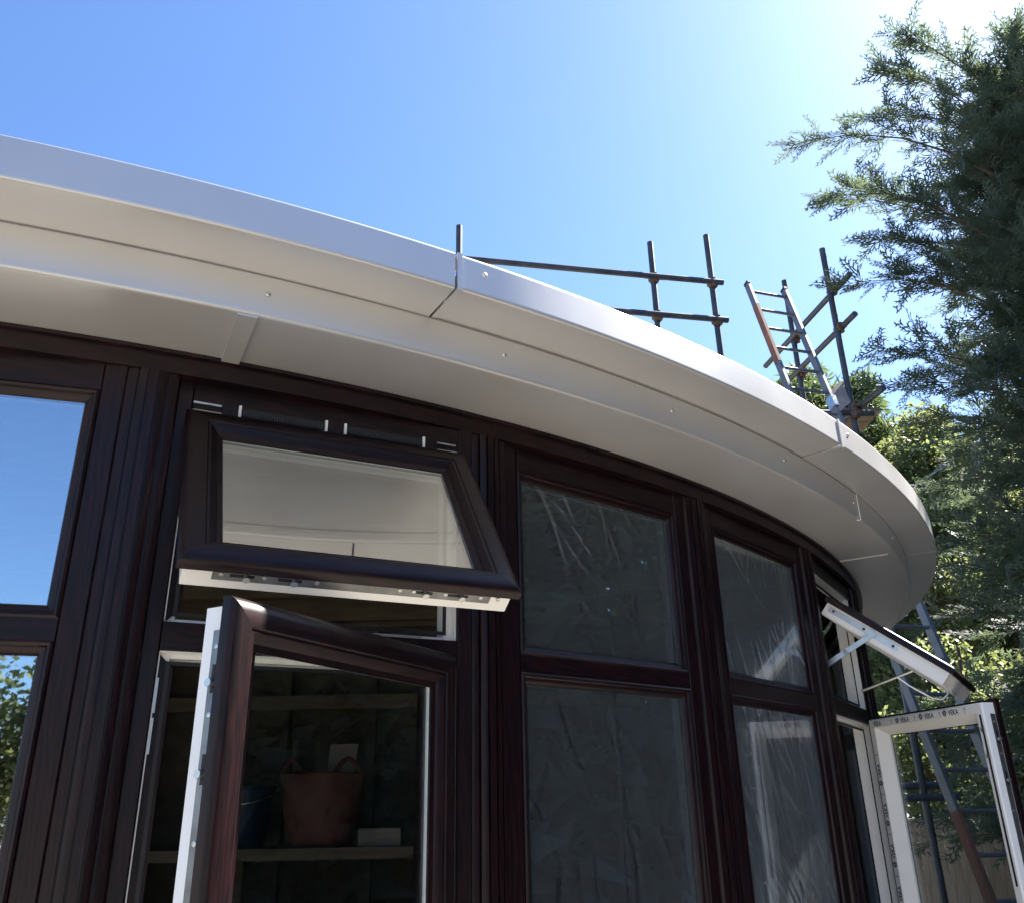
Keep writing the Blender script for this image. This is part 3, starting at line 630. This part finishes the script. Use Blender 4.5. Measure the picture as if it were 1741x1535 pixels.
# ---------------------------------------------------------------- vegetation
def mesh_np(name, V, F, m, parent, kind='stuff'):
    me = bpy.data.meshes.new(name); n, k = len(F), F.shape[1]
    me.vertices.add(len(V)); me.vertices.foreach_set('co', V.astype(np.float32).ravel())
    me.loops.add(n * k); me.loops.foreach_set('vertex_index', F.astype(np.int32).ravel())
    me.polygons.add(n); me.polygons.foreach_set('loop_start', np.arange(0, n * k, k, dtype=np.int32)); me.polygons.foreach_set('loop_total', np.full(n, k, np.int32))
    me.update(calc_edges=True); o = link(name, me, m, parent)
    if kind: o['kind'] = kind
    return o
def frond_template(nb=11, mini=3, seed=0):
    """flat feathery cypress spray along +x, length 1."""
    r = np.random.default_rng(seed); V, F = [], []
    def blade(p, d, L, w):
        d = np.array(d) / np.linalg.norm(d); n = np.array([-d[1], d[0], 0.0]); p = np.array(p); o = len(V)
        V.extend([p, p + d * L * 0.45 + n * w, p + d * L, p + d * L * 0.45 - n * w]); F.append((o, o + 1, o + 2, o + 3))
    blade((0, 0, 0), (1, 0, 0), 1.0, 0.016)
    for i in range(nb):
        t = 0.08 + 0.88 * i / nb; sgn = 1 if i % 2 else -1; L = 0.34 * (1 - t) ** 0.8 * r.uniform(0.6, 1.3) + 0.07; a = sgn * math.radians(r.uniform(20, 38))
        p = np.array([t, 0, -0.05 * t * t]); d = np.array([math.cos(a), math.sin(a), r.normal(0, 0.12)]); blade(p, d, L, 0.021)
        for j in range(mini):
            tt = 0.25 + 0.6 * j / mini; sg = 1 if j % 2 else -1; b = a + sg * math.radians(38); q = p + d * L * tt
            blade(q, (math.cos(b), math.sin(b), r.normal(0, 0.15)), L * (0.60 - 0.35 * tt) + 0.03, 0.017)
    return np.array(V), np.array(F)
FR = [frond_template(11, 2, s) for s in range(9)]
FR_LO = [frond_template(6, 1, s) for s in range(3)]
for v_, f_ in FR_LO: v_[:, 1] *= 1.5
def place_fronds(items, temps):
    """items: arrays pos (n,3), dir (n,3), upish (n,3), scale (n,)."""
    Vs, Fs, o = [], [], 0; pos, dr, upv, sc = items
    ids = rng.integers(0, len(temps), len(pos))
    for k, (tv, tf) in enumerate(temps):
        I = np.where(ids == k)[0]
        if not len(I): continue
        x = dr[I] / np.linalg.norm(dr[I], axis=1)[:, None]; y = np.cross(upv[I], x); y /= np.linalg.norm(y, axis=1)[:, None] + 1e-9; z = np.cross(x, y)
        W = (pos[I][:, None, :] + sc[I][:, None, None] * (tv[None, :, 0:1] * x[:, None, :] + tv[None, :, 1:2] * y[:, None, :] + tv[None, :, 2:3] * z[:, None, :]))
        Vs.append(W.reshape(-1, 3)); Fs.append((tf[None] + (np.arange(len(I)) * len(tv))[:, None, None] + o).reshape(-1, 4)); o += len(I) * len(tv)
    return np.concatenate(Vs), np.concatenate(Fs)

def conifer(base, H, rad, nbr, label, extra=(), temps=FR, per=20, fs=(0.20, 0.36), group=None, zmin=0.05, lean=(0, 0), core=0, core_size=0.28):
    base = Vector(base); t = thing('conifer_tree', label, 'tree', base, group)
    tr = MB().tube([base + Vector((lean[0] * s, lean[1] * s, H * s)) for s in (0, .2, .4, .6, .8, .97)], [0.16, 0.14, 0.11, 0.08, 0.05, 0.012], 9)
    tr.build('trunk', 'bark', t, smooth=60)
    limbs = MB(); P, D, U, S = [], [], [], []
    todo = []
    for i in range(nbr):
        f = zmin + (0.98 - zmin) * ((i + rng.random()) / nbr); az = i * 2.39996 + rng.normal(0, 0.25)
        L = rad * (1 - f) ** 0.62 * rng.uniform(0.72, 1.15) + 0.12
        todo.append((base + Vector((lean[0] * f, lean[1] * f, H * f)), Vector((math.cos(az), math.sin(az), 0)), L, rng.uniform(0.25, 0.55)))
    for tip in extra:
        tip = Vector(tip); h0 = tip.z - 0.25 * (tip - base).to_2d().length; h0 = min(h0, base.z + H * 0.97)
        d = Vector((tip.x - base.x, tip.y - base.y, 0)); todo.append((Vector((base.x, base.y, h0)), d.normalized(), d.length, 0.55))
    for p0, d, L, rise in todo:
        side = Vector((-d.y, d.x, 0)); N = 7
        pts = [p0 + d * (L * s) + Vector((0, 0, L * (rise * s * 1.5 - 0.8 * rise * s ** 2.4))) + side * (0.06 * L * math.sin(3 * s + L * 9)) for s in np.linspace(0, 1, N)]
        limbs.tube(pts, [0.012 * (1 - 0.9 * s) * (0.5 + 0.5 * L) for s in np.linspace(0, 1, N)], 5, False)
        n = max(6, int(per * L / max(rad, 0.5)) + 4)
        for k in range(n):
            s = 0.16 + 0.84 * (k + rng.random()) / n; j = min(int(s * (N - 1)), N - 2); w = s * (N - 1) - j
            p = pts[j].lerp(pts[j + 1], min(w, 1)); tang = (pts[j + 1] - pts[j]).normalized()
            a = rng.choice([-1, 1]) * rng.uniform(0.12, 0.95) * (1.1 - 0.75 * s)
            dd = tang * math.cos(a) + side * math.sin(a) + Vector((0, 0, rng.normal(0.08, 0.25)))
            if s > 0.93: dd = tang + Vector((0, 0, rng.normal(-0.1, 0.15)))
            P.append(p); D.append(dd); U.append(Vector((rng.normal(0, .45), rng.normal(0, .45), 1))); S.append(rng.uniform(*fs) * (1.15 - 0.35 * s))
            for q in range(2):                       # finer sprays off the branchlet
                o = dd.normalized() * rng.uniform(0.05, 0.22); e2 = dd.normalized() + Vector((rng.normal(0, .6), rng.normal(0, .6), rng.normal(0.05, .5)))
                P.append(p + o); D.append(e2); U.append(Vector((rng.normal(0, .6), rng.normal(0, .6), 1))); S.append(rng.uniform(*fs) * 0.8)
    limbs.build('branches', 'bark', t)
    V, F = place_fronds((np.array([tuple(p) for p in P]), np.array([tuple(d) for d in D]), np.array([tuple(u) for u in U]), np.array(S)), temps)
    if core:                                         # shaded inner foliage close to the trunk
        f = rng.random(core) ** 1.3 * 0.93 + 0.02; az = rng.uniform(0, 6.283, core); rr_ = (0.62 * rad * (1 - f) ** 0.62) * np.sqrt(rng.random(core))
        p = np.stack([base.x + rr_ * np.cos(az), base.y + rr_ * np.sin(az), base.z + H * f], 1)
        x = np.stack([np.cos(az), np.sin(az), 0.2 + 0 * az], 1) + rng.normal(0, .5, (core, 3)); y = np.cross(x, rng.normal(size=(core, 3))); y /= np.linalg.norm(y, axis=1)[:, None]
        cs = (core_size * rng.uniform(0.7, 1.3, core) * (1.05 - 0.8 * f))[:, None]; Q = np.stack([p, p + x * cs * .5 + y * cs * .22, p + x * cs, p + x * cs * .5 - y * cs * .22], 1).reshape(-1, 3)
        F = np.concatenate([F, np.arange(4 * core).reshape(-1, 4) + len(V)]); V = np.concatenate([V, Q])
    mesh_np('crown', V, F, MT['conifer'], t, None)
    return t

def leafy(base, H, rx_, rz_, n, label, m='leaf', size=0.11, blobs=26, group=None, trunk_r=0.14, low=0.25, name='broadleaf_tree', thin=1.0):
    base = Vector(base); t = thing(name, label, 'tree', base, group); tr = MB()
    top = base + Vector((0, 0, H)); c0 = H - rz_
    tr.tube([base, base + Vector((0.05, 0, H * 0.3)), base + Vector((-0.05, 0.05, H * 0.6)), base + Vector((0, 0, H * 0.9))], [trunk_r, trunk_r * 0.8, trunk_r * 0.5, 0.02], 9)
    C = []
    for i in range(blobs):
        while True:
            q = rng.uniform(-1, 1, 3)
            if 0.2 < q @ q < 1: break
        c = np.array([q[0] * rx_ * 0.85, q[1] * rx_ * 0.85, c0 + q[2] * rz_ * 0.85]); C.append((c, rng.uniform(0.20, 0.42) * rx_))
        s = Vector((0, 0, max(H * 0.15, c[2] * rng.uniform(0.45, 0.7)))); e = Vector(c)
        tr.tube([base + s, base + s.lerp(e, 0.5) + Vector((0, 0, 0.1)), base + e], [trunk_r * 0.35, trunk_r * 0.22, 0.01], 6, False)
    tr.build('trunk', 'bark', t, smooth=60)
    ids = rng.integers(0, blobs, n); cc = np.array([c for c, r in C])[ids]; rr = np.array([r for c, r in C])[ids]
    d = rng.normal(size=(n, 3)); d /= np.linalg.norm(d, axis=1)[:, None]; p = cc + d * (rr * rng.uniform(0.45, 1.08, n) ** 0.8)[:, None] * np.array([1, 1, 0.75])
    x = rng.normal(size=(n, 3)) + d * 0.4 - np.array([0, 0, 0.25]); x /= np.linalg.norm(x, axis=1)[:, None]
    y = np.cross(x, rng.normal(size=(n, 3))); y /= np.linalg.norm(y, axis=1)[:, None]; s = size * rng.uniform(0.6, 1.3, n)[:, None]
    p = p + np.array(base); V = np.stack([p, p + x * s * 0.5 + y * s * 0.30 * thin, p + x * s, p + x * s * 0.5 - y * s * 0.30 * thin], 1).reshape(-1, 3)
    mesh_np('crown', V, np.arange(4 * n).reshape(-1, 4), MT[m], t, None)
    return t

# the big cypress on the right
conifer((5.85, 7.3, 0), 9.35, 2.25, 310, 'large dark feathery cypress rising beside the scaffold',
        extra=[(3.08, 6.9, 5.84 + CH), (3.21, 6.9, 5.06 + CH), (3.16, 6.85, 4.05 + CH), (3.45, 6.9, 3.5 + CH), (3.60, 6.9, 3.2 + CH), (4.0, 6.9, 6.75 + CH), (3.5, 6.7, 4.6 + CH), (3.9, 6.8, 2.6 + CH), (3.4, 7.2, 5.4 + CH), (3.7, 6.6, 4.2 + CH), (3.9, 6.7, 3.0 + CH), (3.8, 6.9, 6.2 + CH), (4.2, 6.7, 7.2 + CH)],
        temps=FR, per=23, fs=(0.24, 0.56), core=9000)
leafy((6.3, 16.0, 0), 10.3, 1.35, 1.7, 15000, 'round crowned pine seen through the ladder above the roof', 'needle', 0.22, 34, name='pine_tree', thin=0.35)
leafy((7.2, 14.0, 0), 8.3, 1.6, 2.8, 44000, 'sunlit yellow green broadleaf tree behind the end of the roof', 'leaf', 0.085, 60)
leafy((7.9, 12.4, 0), 6.6, 1.5, 2.6, 40000, 'lower green broadleaf tree just above the board fence', 'leaf', 0.075, 60)
leafy((5.6, 12.2, 0), 5.4, 1.5, 2.5, 40000, 'bushy green broadleaf tree behind the leaning ladder', 'leaf', 0.075, 60)
leafy((5.2, 10.3, 0), 3.6, 1.3, 1.7, 26000, 'low shrubby tree rising over the top of the board fence', 'leaf', 0.07, 44, trunk_r=0.08)
leafy((10.2, 15.5, 0), 9.4, 2.2, 3.6, 36000, 'tall green broadleaf tree behind the dark cypress', 'leaf', 0.10, 60)
leafy((9.8, 21.0, 0), 10.5, 3.2, 4.6, 16000, 'large dark green tree farthest behind the fence', 'needle', 0.26, 40, thin=0.8)
# trees that the panes mirror: a close cypress row to the right of the viewer, leafy trees behind
for i in range(12):
    x, y, h = 7.9 + rnd.uniform(-.3, .3), 7.9 - 1.5 * i, rnd.uniform(6.4, 7.0) if i < 4 else rnd.uniform(6.8, 7.8)
    conifer((x, y, 0), h, 1.6, 44, 'dark boundary cypress mirrored in the filmed panes', temps=FR_LO, per=11, fs=(0.5, 0.9), group='cypress row mirrored in the panes', core=4500, core_size=0.6)
for i, (x, y, h) in enumerate(((-3.4, -12.0, 4.6), (-0.6, -13.5, 4.3), (2.6, -12.5, 5.4), (-6.6, -12.5, 5.6))):
    leafy((x, y, 0), h, 1.9, 2.0, 14000, 'garden tree mirrored in the sky blue pane', 'leaf', 0.14, 34, group='trees mirrored in the left pane')
